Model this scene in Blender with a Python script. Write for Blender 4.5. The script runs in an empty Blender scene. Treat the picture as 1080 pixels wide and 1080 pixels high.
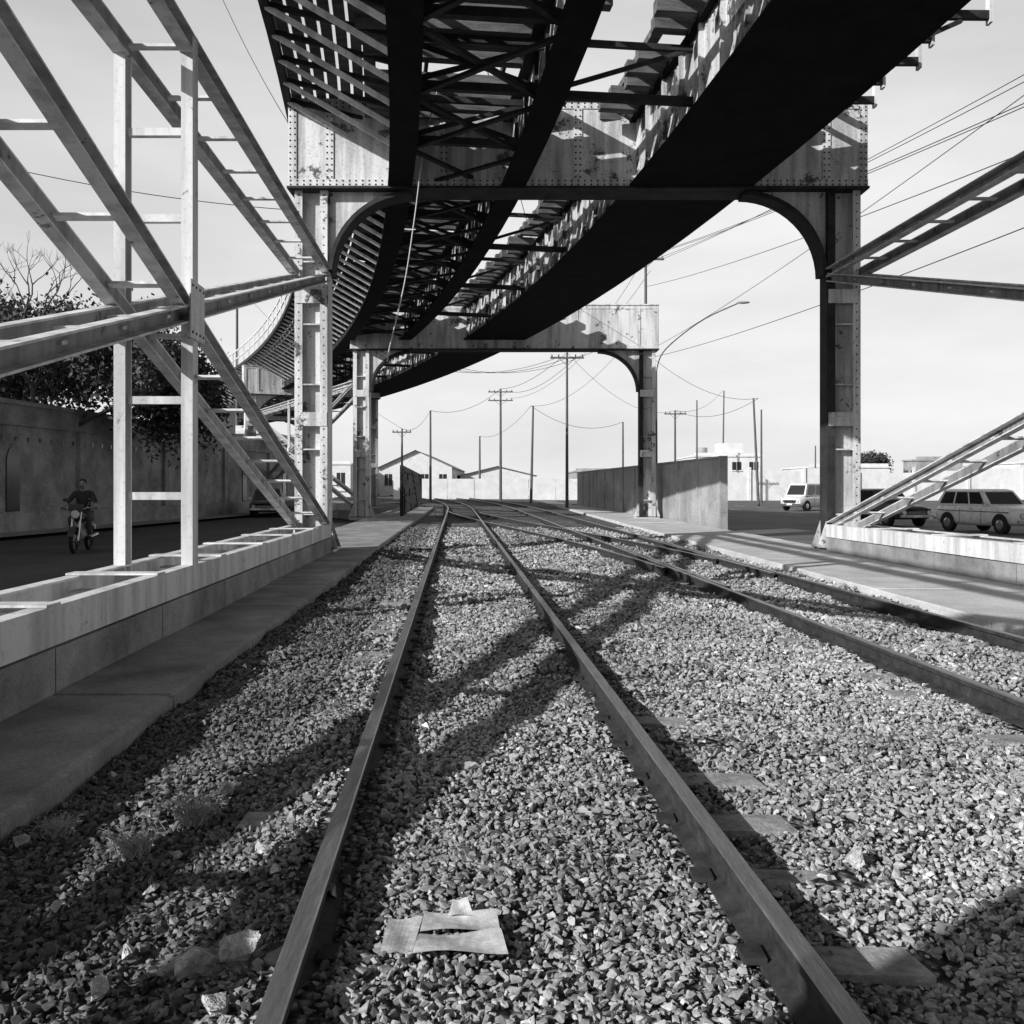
import bpy, bmesh, math, random
import numpy as np
from mathutils import Vector, Matrix
random.seed(7); rng=np.random.default_rng(7)
scene=bpy.context.scene
COL=scene.collection
H=1.5
def newmat(name):
    m=bpy.data.materials.new(name); m.use_nodes=True
    nt=m.node_tree; b=nt.nodes["Principled BSDF"]
    return m,nt,b
def N(nt,t,**kw):
    n=nt.nodes.new(t)
    for k,v in kw.items(): setattr(n,k,v)
    return n
# ------------------------------------------------------------------ materials
def g(v): return (v,v,v,1)
def coords(nt,scale=(1,1,1)):
    tc=N(nt,"ShaderNodeTexCoord"); mp=N(nt,"ShaderNodeMapping")
    mp.inputs["Scale"].default_value=scale
    nt.links.new(tc.outputs["Object"],mp.inputs["Vector"]); return mp.outputs["Vector"]
def noise(nt,vec,scale,detail=6,rough=.6):
    n=N(nt,"ShaderNodeTexNoise"); n.inputs["Scale"].default_value=scale
    n.inputs["Detail"].default_value=detail; n.inputs["Roughness"].default_value=rough
    nt.links.new(vec,n.inputs["Vector"]); return n.outputs["Fac"]
def ramp(nt,fac,stops):
    r=N(nt,"ShaderNodeValToRGB"); e=r.color_ramp.elements
    e[0].position=stops[0][0]; e[0].color=g(stops[0][1])
    e[1].position=stops[-1][0]; e[1].color=g(stops[-1][1])
    for p,v in stops[1:-1]:
        x=e.new(p); x.color=g(v)
    nt.links.new(fac,r.inputs["Fac"]); return r.outputs["Color"]
def mix(nt,fac,a,b,mode='MIX'):
    m=N(nt,"ShaderNodeMix",data_type='RGBA',blend_type=mode)
    for i,v in ((0,fac),(6,a),(7,b)):
        if isinstance(v,(int,float)): m.inputs[i].default_value = float(v) if i==0 else g(v)
        else: nt.links.new(v,m.inputs[i])
    return m.outputs[2]
def bump(nt,b,h,strength=.3,dist=.02):
    n=N(nt,"ShaderNodeBump"); n.inputs["Strength"].default_value=strength; n.inputs["Distance"].default_value=dist
    nt.links.new(h,n.inputs["Height"]); nt.links.new(n.outputs["Normal"],b.inputs["Normal"])
# ------------------------------------------------------------------ light / world / camera
d=Vector((1.69,1.31,-1)).normalized()
sun=bpy.data.lights.new("sun",'SUN'); sun.energy=5; sun.angle=math.radians(.5); sun.color=(1,1,1)
so=bpy.data.objects.new("sun",sun); COL.objects.link(so); so.rotation_euler=d.to_track_quat('-Z','Y').to_euler(); so.location=(-20,-20,30)
w=bpy.data.worlds.new("World"); scene.world=w; w.use_nodes=True; nt=w.node_tree; bg=nt.nodes["Background"]
sky=N(nt,"ShaderNodeTexSky",sky_type='NISHITA'); sky.sun_disc=False; sky.sun_elevation=math.asin(-d.z); sky.sun_rotation=math.atan2(-d.x,-d.y)%(2*math.pi)
sky.dust_density=2.0
bwn=N(nt,"ShaderNodeRGBToBW"); nt.links.new(sky.outputs[0],bwn.inputs[0])
tc=N(nt,"ShaderNodeTexCoord"); sx=N(nt,"ShaderNodeSeparateXYZ"); nt.links.new(tc.outputs["Generated"],sx.inputs[0])
zr=ramp(nt,sx.outputs["Z"],[(0,1),(.3,.95),(.48,.68),(.75,.0)])
dp=N(nt,"ShaderNodeVectorMath",operation='DOT_PRODUCT'); nt.links.new(tc.outputs["Generated"],dp.inputs[0]); dp.inputs[1].default_value=(.47,.88,0)
ma=N(nt,"ShaderNodeMath",operation='MULTIPLY_ADD'); nt.links.new(dp.outputs["Value"],ma.inputs[0]); ma.inputs[1].default_value=.5; ma.inputs[2].default_value=.5
br_=ramp(nt,ma.outputs[0],[(.45,.1),(.75,.78),(.93,1)])
mpc=N(nt,"ShaderNodeMapping"); mpc.inputs["Scale"].default_value=(1.2,1.2,4.5); nt.links.new(tc.outputs["Generated"],mpc.inputs["Vector"])
cl=ramp(nt,noise(nt,mpc.outputs["Vector"],1.7,7,.55),[(.3,5.0),(.62,6.3)])
cl=mix(nt,1.0,cl,1.0,'MULTIPLY')
fac=mix(nt,1.0,zr,br_,'MULTIPLY')
bws=mix(nt,1.0,bwn.outputs[0],.6,'MULTIPLY')
nt.links.new(mix(nt,fac,bws,cl),bg.inputs["Color"]); bg.inputs["Strength"].default_value=.15
cam=bpy.data.cameras.new("Camera"); co=bpy.data.objects.new("Camera",cam); COL.objects.link(co); scene.camera=co
co.location=(0,0,H); co.rotation_euler=(math.radians(90),0,0); cam.sensor_width=36; cam.lens=36*1000/1080; cam.shift_y=-.025; cam.clip_end=5000; cam.clip_start=.05
scene.view_settings.view_transform='Standard'; scene.view_settings.look='None'; scene.view_settings.exposure=0
def mat_noise(name,lo,hi,scale=3,rough=.8,bs=.3,bd=.01,metal=0,scl=(1,1,1),fine=30,spec=.3):
    m,nt,b=newmat(name); v=coords(nt,scl)
    a=noise(nt,v,scale,6,.65); f=noise(nt,v,fine,3,.7)
    c=ramp(nt,a,[(.3,lo),(.7,hi)]); c2=ramp(nt,f,[(.3,.72),(.7,1.15)])
    c=mix(nt,1.0,c,c2,'MULTIPLY')
    nt.links.new(c,b.inputs["Base Color"]); b.inputs["Roughness"].default_value=rough
    b.inputs["Metallic"].default_value=metal; b.inputs["Specular IOR Level"].default_value=spec
    if bs>0: bump(nt,b,f,bs,bd)
    return m
def mat_peel(name,paint=.7,rust=.06,th=.56,scale=1.3,streak=.6,speck=.45):
    m,nt,b=newmat(name); v=coords(nt); vs=coords(nt,(2.5,2.5,.25))
    a=noise(nt,v,scale,9,.74); mask=ramp(nt,a,[(th,0),(th+.03,1)])
    rustc=ramp(nt,noise(nt,v,14,4,.7),[(.3,rust*.5),(.7,rust*2.4)])
    st=ramp(nt,noise(nt,vs,1.6,5,.6),[(.38,streak),(.58,1)])
    p=mix(nt,1.0,paint,st,'MULTIPLY')
    sp=ramp(nt,noise(nt,v,19,4,.65),[(.54,1),(.66,.4)])
    p=mix(nt,speck,p,sp,'MULTIPLY')
    c=mix(nt,mask,p,rustc)
    nt.links.new(c,b.inputs["Base Color"]); b.inputs["Roughness"].default_value=.6
    b.inputs["Specular IOR Level"].default_value=.25
    inv=ramp(nt,a,[(th-.01,1),(th+.03,0)]); bump(nt,b,inv,.3,.008)
    return m
def mat_flat(name,v,rough=.5,metal=0,spec=.4):
    m,nt,b=newmat(name); vec=coords(nt)
    c=ramp(nt,noise(nt,vec,6,3,.6),[(.3,v*.8),(.7,min(1,v*1.12))])
    nt.links.new(c,b.inputs["Base Color"]); b.inputs["Roughness"].default_value=rough; b.inputs["Metallic"].default_value=metal
    b.inputs["Specular IOR Level"].default_value=spec
    return m
M_PORT=mat_peel("peeling_white_paint",.72,.08,.585,1.9,.55)
M_BRACE=mat_peel("brace_white_paint",.72,.12,.625,2.9,.65,.3)
M_BRACED=mat_peel("brace_shaded_paint",.30,.05,.60,2.6,.6,.3)  # brace paint darkened: shade of the unlit webs put into the colour
M_WEB=mat_peel("girder_patchy_paint",.62,.05,.50,1.1,.5)
M_DARK=mat_noise("dark_rusted_steel",.012,.05,2.5,.75,.3)
M_SOF=mat_noise("shade_dark_soffit_steel",.006,.016,1.5,.85,.2,spec=.1)  # near-black tone puts the shade of the undersides into the colour
M_TIMB=mat_noise("weathered_bridge_timber",.05,.2,3,.9,.5,scl=(.4,3,3))
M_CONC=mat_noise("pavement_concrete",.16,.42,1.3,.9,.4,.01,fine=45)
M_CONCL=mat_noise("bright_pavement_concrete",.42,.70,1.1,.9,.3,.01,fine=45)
M_RSIDE=mat_noise("rail_rust",.02,.06,8,.7,.3)
M_RTOP=mat_noise("rail_worn_top",.22,.42,6,.42,.1,metal=.85,scl=(6,.4,1))
M_SLEEP=mat_noise("sleeper_concrete",.2,.46,7,.9,.8)
M_WALLL=mat_noise("old_plaster_wall",.16,.46,.9,.9,.3,fine=14)
M_WALLR=mat_noise("grey_panel_wall",.22,.46,.8,.9,.3,fine=16)
M_WHITE=mat_noise("whitewashed_wall",.62,.82,1.0,.8,.1)
M_ROOF=mat_noise("sheet_roof",.25,.4,3,.6,.2,scl=(4,1,1))
M_WIN=mat_flat("window_dark",.03,.2)
M_POLE=mat_noise("pole_wood",.08,.16,4,.85,.3,scl=(3,3,.4))
M_WIRE=mat_flat("wire_black",.03,.6)
M_CABLE=mat_flat("loose_cable_grey",.5,.6)
M_BARK=mat_noise("bark",.04,.09,8,.9,.5)
M_CARD=mat_noise("cardboard",.40,.66,7,.85,.25)
M_PAPER=mat_flat("litter_white",.75,.8)
M_ROCK=mat_noise("pale_rock",.38,.7,14,.9,.8,.03)
# ------------------------------------------------------------------ mesh builder
class MB:
    def __init__(s): s.v=[]; s.f=[]; s.m=[]; s.mats=[]; s.sm=[]
    def mi(s,mat):
        if mat not in s.mats: s.mats.append(mat)
        return s.mats.index(mat)
    def add(s,vs,fs,mat,smooth=False):
        o=len(s.v); s.v+= [tuple(x) for x in vs]; k=s.mi(mat)
        for f in fs: s.f.append([o+i for i in f]); s.m.append(k); s.sm.append(smooth)
    def beam(s,p0,p1,w,h,mat,up=(0,0,1),taper=1):
        p0=Vector(p0);p1=Vector(p1);d=(p1-p0).normalized();up=Vector(up)
        sd=d.cross(up)
        if sd.length<1e-4: sd=d.cross(Vector((0,1,0)))
        sd.normalize(); u=sd.cross(d).normalized()
        vs=[]
        for p,k in ((p0,1),(p1,taper)):
            for a,b in ((-1,-1),(1,-1),(1,1),(-1,1)):
                vs.append(p+sd*a*w/2*k+u*b*h/2*k)
        s.add(vs,[(0,1,2,3),(7,6,5,4),(0,4,5,1),(1,5,6,2),(2,6,7,3),(3,7,4,0)],mat)
    def box(s,x0,x1,y0,y1,z0,z1,mat):
        vs=[(x,y,z) for z in (z0,z1) for x,y in ((x0,y0),(x1,y0),(x1,y1),(x0,y1))]
        s.add(vs,[(3,2,1,0),(4,5,6,7),(0,1,5,4),(1,2,6,5),(2,3,7,6),(3,0,4,7)],mat)
    def channel(s,p0,p1,w,h,t,mat,side=1,up=(0,0,1),wmat=None):
        p0=Vector(p0);p1=Vector(p1);d=(p1-p0).normalized();up=Vector(up)
        sd=d.cross(up)
        if sd.length<1e-4: sd=d.cross(Vector((0,1,0)))
        sd.normalize(); u=sd.cross(d).normalized()
        o=sd*side*(w/2-t/2)
        s.beam(p0+o,p1+o,t,h-2*t,wmat or mat,up)
        for k in (-1,1):
            s.beam(p0+u*k*(h/2-t/2),p1+u*k*(h/2-t/2),w,t,mat,up)
    def cyl(s,p0,p1,r0,r1,mat,n=10,caps=True,smooth=True):
        p0=Vector(p0);p1=Vector(p1);d=(p1-p0).normalized()
        a=d.cross(Vector((0,0,1)))
        if a.length<1e-3: a=Vector((1,0,0))
        a.normalize(); b=d.cross(a)
        vs=[]
        for p,r in ((p0,r0),(p1,r1)):
            for i in range(n):
                t=2*math.pi*i/n; vs.append(p+a*math.cos(t)*r+b*math.sin(t)*r)
        s.add(vs,[(i,(i+1)%n,n+(i+1)%n,n+i) for i in range(n)],mat,smooth)
        if caps: s.add(vs[:n],[tuple(range(n))[::-1]],mat); s.add(vs[n:],[tuple(range(n))],mat)
    def tube(s,pts,r,mat,n=5):
        for i in range(len(pts)-1):
            ra=r[i] if isinstance(r,(list,tuple)) else r; rb=r[i+1] if isinstance(r,(list,tuple)) else r
            s.cyl(pts[i],pts[i+1],ra,rb,mat,n,False)
    def ball(s,c,rx,ry,rz,mat,nu=12,nv=8):
        vs=[];fs=[]
        for j in range(nv+1):
            ph=math.pi*j/nv
            for i in range(nu):
                th=2*math.pi*i/nu
                vs.append((c[0]+rx*math.sin(ph)*math.cos(th),c[1]+ry*math.sin(ph)*math.sin(th),c[2]+rz*math.cos(ph)))
        for j in range(nv):
            for i in range(nu):
                a=j*nu+i;b=j*nu+(i+1)%nu
                fs.append((a,a+nu,b+nu,b))
        s.add(vs,fs,mat,True)
    def obj(s,name,parent=None,loc=None,rotz=0):
        me=bpy.data.meshes.new(name); me.from_pydata(s.v,[],s.f)
        for m in s.mats: me.materials.append(m)
        me.polygons.foreach_set("material_index",s.m); me.polygons.foreach_set("use_smooth",s.sm)
        me.update(); o=bpy.data.objects.new(name,me); COL.objects.link(o)
        if parent: o.parent=parent
        if loc: o.location=loc
        o.rotation_euler=(0,0,rotz)
        return o
def empty(name,loc=(0,0,0),rotz=0):
    e=bpy.data.objects.new(name,None); COL.objects.link(e); e.location=loc; e.rotation_euler=(0,0,rotz); return e
# ------------------------------------------------------------------ paths
def xt(Y): return .13-.059*(Y-2.4)-(.0011*(Y-55)**2 if Y>55 else 0)
def xc(Y): return 4.26-.011*Y-.00334*Y*Y
def bp(Y,o,z):
    dx=-.011-.00668*Y; L=math.hypot(dx,1); return Vector((xc(Y)+o/L,Y-o*dx/L,z))
def wl(Y): return -1.95-.052*Y
def wr(Y): return 5.35-.03*Y
# ------------------------------------------------------------------ ground sheets
def bed(x,y): return .02*math.sin(x*2.1+y*.7)+.015*math.sin(x*5.3-y*3.1)+.012*math.sin(y*5.7+x)
m,nt,b=newmat("ballast_bed"); v=coords(nt)
vo=N(nt,"ShaderNodeTexVoronoi"); vo.inputs["Scale"].default_value=21; nt.links.new(v,vo.inputs["Vector"])
bw=N(nt,"ShaderNodeRGBToBW"); nt.links.new(vo.outputs["Color"],bw.inputs[0])
c=ramp(nt,bw.outputs[0],[(.2,.14),(.5,.28),(.85,.5)])
edge=ramp(nt,vo.outputs["Distance"],[(.25,1),(.75,.2)])
c=mix(nt,1,c,edge,'MULTIPLY'); big=ramp(nt,noise(nt,v,.7,4,.6),[(.35,.65),(.65,1.1)])
c=mix(nt,1,c,big,'MULTIPLY'); nt.links.new(c,b.inputs["Base Color"]); b.inputs["Roughness"].default_value=.95
b.inputs["Specular IOR Level"].default_value=.1
inv=ramp(nt,vo.outputs["Distance"],[(.0,1),(.8,0)]); bump(nt,b,inv,1,.05)
M_BED=m
ys=list(np.arange(-6,30,.2))+list(np.arange(30,170,2.5))
mb=MB(); nx=44; vs=[];fs=[]
for y in ys:
    a=wl(y)-.3 if y<70 else wl(70)-.3-(y-70)*.3; c_=wr(y)+.3
    for i in range(nx+1):
        x=a+(c_-a)*i/nx; vs.append((x,y,(bed(x,y) if y<30 else 0)-.01))
for j in range(len(ys)-1):
    for i in range(nx):
        k=j*(nx+1)+i; fs.append((k,k+1,k+nx+2,k+nx+1))
mb.add(vs,fs,M_BED,True); mb.obj("ballast_bed")
mb=MB(); M_GR=mat_noise("dusty_ground",.16,.3,.4,.95,.4,.03,fine=6)
S=2500; mb.add([(-S,-S,-.1),(S,-S,-.1),(S,S,-.1),(-S,S,-.1)],[(0,1,2,3)],M_GR); mb.obj("ground")
M_AL=mat_noise("asphalt_dark",.045,.085,.6,.85,.5,.01,fine=60)
M_AR=mat_noise("asphalt_dusty",.08,.17,.35,.8,.5,.01,fine=50)
def strip(name,fa,fb,y0,y1,z,mat,n=30):
    mb=MB(); vs=[];fs=[]
    for j in range(n+1):
        y=y0+(y1-y0)*j/n; vs+=[(fa(y),y,z),(fb(y),y,z)]
    for j in range(n): fs.append((2*j,2*j+1,2*j+3,2*j+2))
    mb.add(vs,fs,mat); return mb.obj(name)
strip("street",lambda y:-15.9+.06*(y-29),lambda y:wl(y)-2.35,-60,150,-.05,M_AL)
strip("avenue",lambda y:wr(y)+2.5,lambda y:44+.1*y,-60,105,-.05,M_AR)
mb=MB(); M_MARK=mat_noise("road_marking_paint",.45,.7,8,.8,.1)
for off in (11.5,15):
    y=2
    while y<95:
        x=wr(y)+off; mb.add([(x-.07,y,-.046),(x+.07,y,-.046),(x+.07-.09,y+3,-.046),(x-.07-.09,y+3,-.046)],[(0,1,2,3)],M_MARK); y+=6
mb.obj("lane_marking")
def pavement(name,fl,fr,y0,y1,top,mat,step=2.4):
    mb=MB(); y=y0
    while y<y1:
        ya,yb=y,y+step-.02; dz=random.uniform(-.01,.01)
        vs=[(fl(ya),ya,-.12),(fr(ya),ya,-.12),(fr(yb),yb,-.12),(fl(yb),yb,-.12)]
        t=top+dz; e=.02; j=[random.uniform(0,.03) for _ in range(2)]
        vs+=[(fl(ya),ya,t-e),(fr(ya),ya,t-e),(fr(yb),yb,t-e),(fl(yb),yb,t-e)]
        vs+=[(fl(ya)+e,ya+.008,t),(fr(ya)-e-j[0],ya+.008,t),(fr(yb)-e-j[1],yb-.008,t),(fl(yb)+e,yb-.008,t)]
        mb.add(vs,[(0,1,5,4),(1,2,6,5),(2,3,7,6),(3,0,4,7),(4,5,9,8),(5,6,10,9),(6,7,11,10),(7,4,8,11),(8,9,10,11)],mat)
        y+=step
    return mb.obj(name)
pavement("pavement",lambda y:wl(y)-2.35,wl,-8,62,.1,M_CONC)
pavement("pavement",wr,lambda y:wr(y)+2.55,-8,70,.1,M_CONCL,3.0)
strip("far_kerb",lambda y:43+.1*y,lambda y:46+.1*y,-60,105,.08,M_CONCL)
# ------------------------------------------------------------------ tracks
def rail(mb,fx,y0,y1,step=1.5,top=.135,dy=0):
    prof=[(-.07,top-.15),(.07,top-.15),(.07,top-.137),(.012,top-.12),(.012,top-.042),(.036,top-.034),(.036,top-.006),(.03,top),(-.03,top),(-.036,top-.006),(-.036,top-.034),(-.012,top-.042),(-.012,top-.12),(-.07,top-.137)]
    n=len(prof); Y=list(np.arange(y0,y1,step))+[y1]; vs=[]
    for y in Y: vs+=[(fx(y)+a,y,z) for a,z in prof]
    k1=[];k2=[]
    for j in range(len(Y)-1):
        for i in range(n):
            q=(j*n+i,j*n+(i+1)%n,(j+1)*n+(i+1)%n,(j+1)*n+i)
            (k2 if i in (6,7,8) else k1).append(q)
    o=len(mb.v); mb.add(vs,k1+[tuple(range(n))[::-1]],M_RSIDE); 
    k=mb.mi(M_RTOP)
    for q in k2: mb.f.append([o+i for i in q]); mb.m.append(k); mb.sm.append(False)
def track(name,fc,y0,y1,sy0,sy1,top=.135):
    e=empty(name); mb=MB()
    for s in (-.752,.752): rail(mb,lambda y:fc(y)+s,y0,y1,top=top)
    mb.obj("rails",e)
    mb=MB(); y=sy0
    while y<sy1:
        x=fc(y); w=random.uniform(.09,.12); a=random.uniform(-.03,.03)
        for sx in (-1,1):
            jz=random.uniform(-.02,.0); l=random.uniform(.12,.24); k=random.uniform(-.03,.03); zt_=.004+jz
            x0=x+sx*1.06-(.32 if sx>0 else l); x1=x+sx*1.06+(l if sx>0 else .32)
            vs=[(x0,y-w,-.1),(x1,y-w+k,-.1),(x1-.02,y+w+k*.5,-.1),(x0,y+w,-.1),(x0,y-w,zt_),(x1,y-w+k,zt_-.01),(x1-.03,y+w+k*.5,zt_-.008),(x0,y+w,zt_)]
            mb.add(vs,[(3,2,1,0),(4,5,6,7),(0,1,5,4),(1,2,6,5),(2,3,7,6),(3,0,4,7)],M_SLEEP)
            mb.box(x+sx*.752+.045,x+sx*.752+.12,y-.05,y+.05,0.0,.02,M_RSIDE)
            mb.box(x+sx*.752-.12,x+sx*.752-.045,y-.05,y+.05,0.0,.02,M_RSIDE)
        y+=.62
    mb.obj("sleepers",e); return e
track("railway_track",xt,-6,165,-3.8,40)
x2=lambda y:xt(y)+4.1
track("railway_track",x2,-6,150,-3.6,40)
def sst(t): t=max(0,min(1,t)); return t*t*(3-2*t)
x3=lambda y:xt(y)+4.1*sst((56-y)/44)
mb=MB()
rail(mb,lambda y:x3(y)-.76,16,52,1.5,.131)
rail(mb,lambda y:x3(y)+.76,18,50,1.5,.131)
rail(mb,lambda y:x2(y)-.752+.11,13,22,1.5,.133)
rail(mb,lambda y:x2(y)+.752-.11,15,26,1.5,.133)
mb.obj("railway_turnout")
# ------------------------------------------------------------------ stones
def stone_templates(n=12):
    T=[]
    for k in range(n):
        bm=bmesh.new(); ex=random.uniform(.9,1.35); ez=random.uniform(.5,.8)
        for i in range(10):
            d=Vector((random.gauss(0,1),random.gauss(0,1),random.gauss(0,1))).normalized()*random.uniform(.8,1.05)
            bm.verts.new((d.x*ex,d.y*.8,d.z*ez))
        r=bmesh.ops.convex_hull(bm,input=bm.verts)
        bmesh.ops.delete(bm,geom=[v for v in bm.verts if not v.link_faces],context='VERTS')
        bmesh.ops.triangulate(bm,faces=bm.faces)
        bm.verts.index_update()
        T.append((np.array([v.co[:] for v in bm.verts]),np.array([[v.index for v in f.verts] for f in bm.faces]))); bm.free()
    return T
TT=stone_templates()
m,nt,b=newmat("ballast_stone")
at=N(nt,"ShaderNodeAttribute",attribute_name="shade"); v=coords(nt)
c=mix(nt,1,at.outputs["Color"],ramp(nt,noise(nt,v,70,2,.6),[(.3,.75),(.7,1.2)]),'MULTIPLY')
nt.links.new(c,b.inputs["Base Color"]); b.inputs["Roughness"].default_value=.95; b.inputs["Specular IOR Level"].default_value=.12
M_STONE=m
def scatter(name,zones,reject):
    P=[];Sz=[];Sh=[]
    for (y0,y1,xa,xb,dens,s0,s1) in zones:
        n=int(dens*(y1-y0)*(xb-xa)); X=rng.uniform(xa,xb,n); Yv=rng.uniform(y0,y1,n); S=rng.uniform(s0,s1,n)*rng.choice([.65,.8,1,1.1,1.4],n)
        R1=rng.random(n);R2=rng.random(n);R3=rng.uniform(-.35,.7,n)
        for x,y,s,k,r2,r3 in zip(X,Yv,S,R1,R2,R3):
            z=reject(x,y,s)
            if z is None: continue
            P.append((x,y,z+r3*s)); Sz.append(s)
            base=.24+.30*r2
            if k>.96: base=.66
            if k<.10: base=.12
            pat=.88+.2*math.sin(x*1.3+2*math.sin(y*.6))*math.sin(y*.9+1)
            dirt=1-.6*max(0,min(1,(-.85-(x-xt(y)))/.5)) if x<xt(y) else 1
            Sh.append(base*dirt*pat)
    P=np.array(P);Sz=np.array(Sz);Sh=np.array(Sh);n=len(P); print("stones",n)
    tid=rng.integers(0,len(TT),n); VV=[];FF=[];AA=[];off=0
    for t,(tv,tf) in enumerate(TT):
        idx=np.where(tid==t)[0]; k=len(idx)
        a,bq,cq=rng.uniform(0,6.28,k),rng.normal(0,.42,k),rng.normal(0,.42,k)
        ca,sa=np.cos(a),np.sin(a);cb,sb=np.cos(bq),np.sin(bq);cc,sc=np.cos(cq),np.sin(cq)
        R=np.zeros((k,3,3))
        R[:,0,0]=ca*cb;R[:,0,1]=ca*sb*sc-sa*cc;R[:,0,2]=ca*sb*cc+sa*sc
        R[:,1,0]=sa*cb;R[:,1,1]=sa*sb*sc+ca*cc;R[:,1,2]=sa*sb*cc-ca*sc
        R[:,2,0]=-sb;R[:,2,1]=cb*sc;R[:,2,2]=cb*cc
        V=np.einsum('kij,vj->kvi',R,tv)*Sz[idx][:,None,None]+P[idx][:,None,:]
        nv=len(tv); F=tf[None]+(np.arange(k)*nv)[:,None,None]+off
        VV.append(V.reshape(-1,3));FF.append(F.reshape(-1,3));AA.append(np.repeat(Sh[idx],nv)); off+=k*nv
    V=np.concatenate(VV);F=np.concatenate(FF);A=np.concatenate(AA)
    me=bpy.data.meshes.new(name); me.vertices.add(len(V)); me.vertices.foreach_set("co",V.ravel().astype(np.float32))
    me.loops.add(F.size); me.loops.foreach_set("vertex_index",F.ravel().astype(np.int32))
    me.polygons.add(len(F)); me.polygons.foreach_set("loop_start",np.arange(0,F.size,3,dtype=np.int32))
    me.update(calc_edges=True)
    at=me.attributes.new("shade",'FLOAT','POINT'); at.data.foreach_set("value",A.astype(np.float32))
    me.polygons.foreach_set("use_smooth",np.zeros(len(F),dtype=bool))
    me.materials.append(M_STONE); o=bpy.data.objects.new(name,me); COL.objects.link(o); return o
def rej(x,y,s):
    if x<wl(y)+.02 or x>wr(y)-.02: return None
    z=bed(x,y) if y<30 else 0
    for ci,c in enumerate((xt(y),x2(y))):
        d=x-c
        for r in (-.752,.752):
            if abs(d-r)<.05+s*.6: return None
            if abs(d-r)<.11: z-=.02
        if .85<abs(d)<1.28:
            q=((y+3.8 if ci==0 else y+3.6)%.62)
            if min(q,.62-q)<.105:
                if rng.random()<((.86 if ci==0 else .45) if d>0 else .12): return None
            z-=.006
    if 13<y<52:
        for r in (-.76,.76):
            if abs(x-x3(y)-r)<.06: return None
    return z
zones=[(1.2,4.2,-2.6,3.2,2500,.011,.019),(4.2,7,-2.6,4.6,1900,.013,.021),(7,12,-2.8,5.4,1050,.016,.026),(12,20,-3.2,5.2,470,.022,.034),(20,34,-4,5,150,.03,.045)]
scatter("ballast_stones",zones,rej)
def rock(name,x,y,s,z=0):
    tv,tf=random.choice(TT); bm=bmesh.new(); vs=[bm.verts.new(Vector(p)*s*.55) for p in tv]
    for f in tf: bm.faces.new([vs[i] for i in f])
    bmesh.ops.subdivide_edges(bm,edges=bm.edges,cuts=2,use_grid_fill=True)
    for v in bm.verts: v.co*=1+random.uniform(-.09,.07)
    me=bpy.data.meshes.new(name); bm.to_mesh(me); bm.free(); me.materials.append(M_ROCK)
    o=bpy.data.objects.new(name,me); COL.objects.link(o); o.location=(x,y,z+s*.3); o.rotation_euler=(random.uniform(-.3,.3),random.uniform(-.3,.3),random.uniform(0,6)); return o
def G(px,py,z=0):
    Y=1000*(H-z)/(py-513); return ((px-540)*Y/1000,Y)
for px,py,s in [(250,1012,.13),(205,1028,.13),(230,1070,.12),(160,945,.08),(275,905,.10),(155,865,.07),(903,912,.11),(25,893,.09),(105,1050,.09),(290,925,.09),(325,765,.08),(185,908,.07),(430,827,.09),(870,655,.12),(360,1060,.1),(1010,770,.08),(240,838,.12),(350,945,.08),(135,1010,.07),(640,1000,.05),(60,960,.06),(200,760,.08),(310,860,.06),(120,820,.06)]:
    x,y=G(px,py); rock("rock",x,y,s)
# cardboard
x,y=G(468,1010); mb=MB()
def sheet(P4,z0,amp,lift=0):
    n=8; vs=[];fs=[]; A,B_,C_,D=P4
    for j in range(n+1):
        for i in range(n+1):
            u=i/n;w=j/n
            px=(A[0]*(1-u)+B_[0]*u)*(1-w)+(D[0]*(1-u)+C_[0]*u)*w; py=(A[1]*(1-u)+B_[1]*u)*(1-w)+(D[1]*(1-u)+C_[1]*u)*w
            vs.append((px,py,z0+amp*math.sin(u*5+w*3)+lift*w*w))
    for j in range(n):
        for i in range(n): k=j*(n+1)+i; fs.append((k,k+1,k+n+2,k+n+1))
    mb.add(vs,fs,M_CARD)
sheet([(-.19,-.12),(-.092,-.125),(-.085,.12),(-.20,.11)],.05,.005); sheet([(-.088,-.13),(.21,-.11),(.18,.03),(-.083,.0)],.052,.008)
sheet([(-.082,.006),(.178,.035),(.16,.14),(-.08,.12)],.056,.006,.012); sheet([(.0,.10),(.09,.11),(.06,.17),(.01,.16)],.065,.004,.03)
mb.obj("flattened_cardboard_box",loc=(x,y+.05,0),rotz=-.03)
for px,py in [(445,773),(497,816),(255,708),(1020,680),(880,650)]:
    x,y=G(px,py); mb=MB(); w=.05
    mb.add([(-w,-w*.5,.03),(w*.2,-w*.7,.06),(w,-.01,.03),(w*.7,w*.6,.05),(-w*.5,w*.5,.06)],[(0,1,2),(0,2,3),(0,3,4)],M_PAPER); mb.obj("paper_litter",loc=(x,y,0),rotz=random.uniform(0,3))
MW=mat_flat("dry_grass",.45,.8)
def weed(px,py,s):
    x,y=G(px,py); mb=MB()
    for i in range(200):
        a=random.uniform(0,6.28); l=random.uniform(.4,1)*s; p=Vector((random.gauss(0,.03),random.gauss(0,.03),0)); pts=[p]
        for k in range(4):
            t=(k+1)/4; pts.append(p+Vector((math.cos(a)*l*t*.7*random.uniform(.8,1.2),math.sin(a)*l*t*.7,l*(t-.45*t*t)*1.2)))
        mb.tube(pts,[.0018,.0016,.0014,.001,.0006],MW,3)
    mb.obj("dry_weed",loc=(x,y,0))
weed(205,868,.2); weed(140,900,.14); weed(380,700,.08); weed(225,700,.12); weed(60,880,.1)
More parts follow.
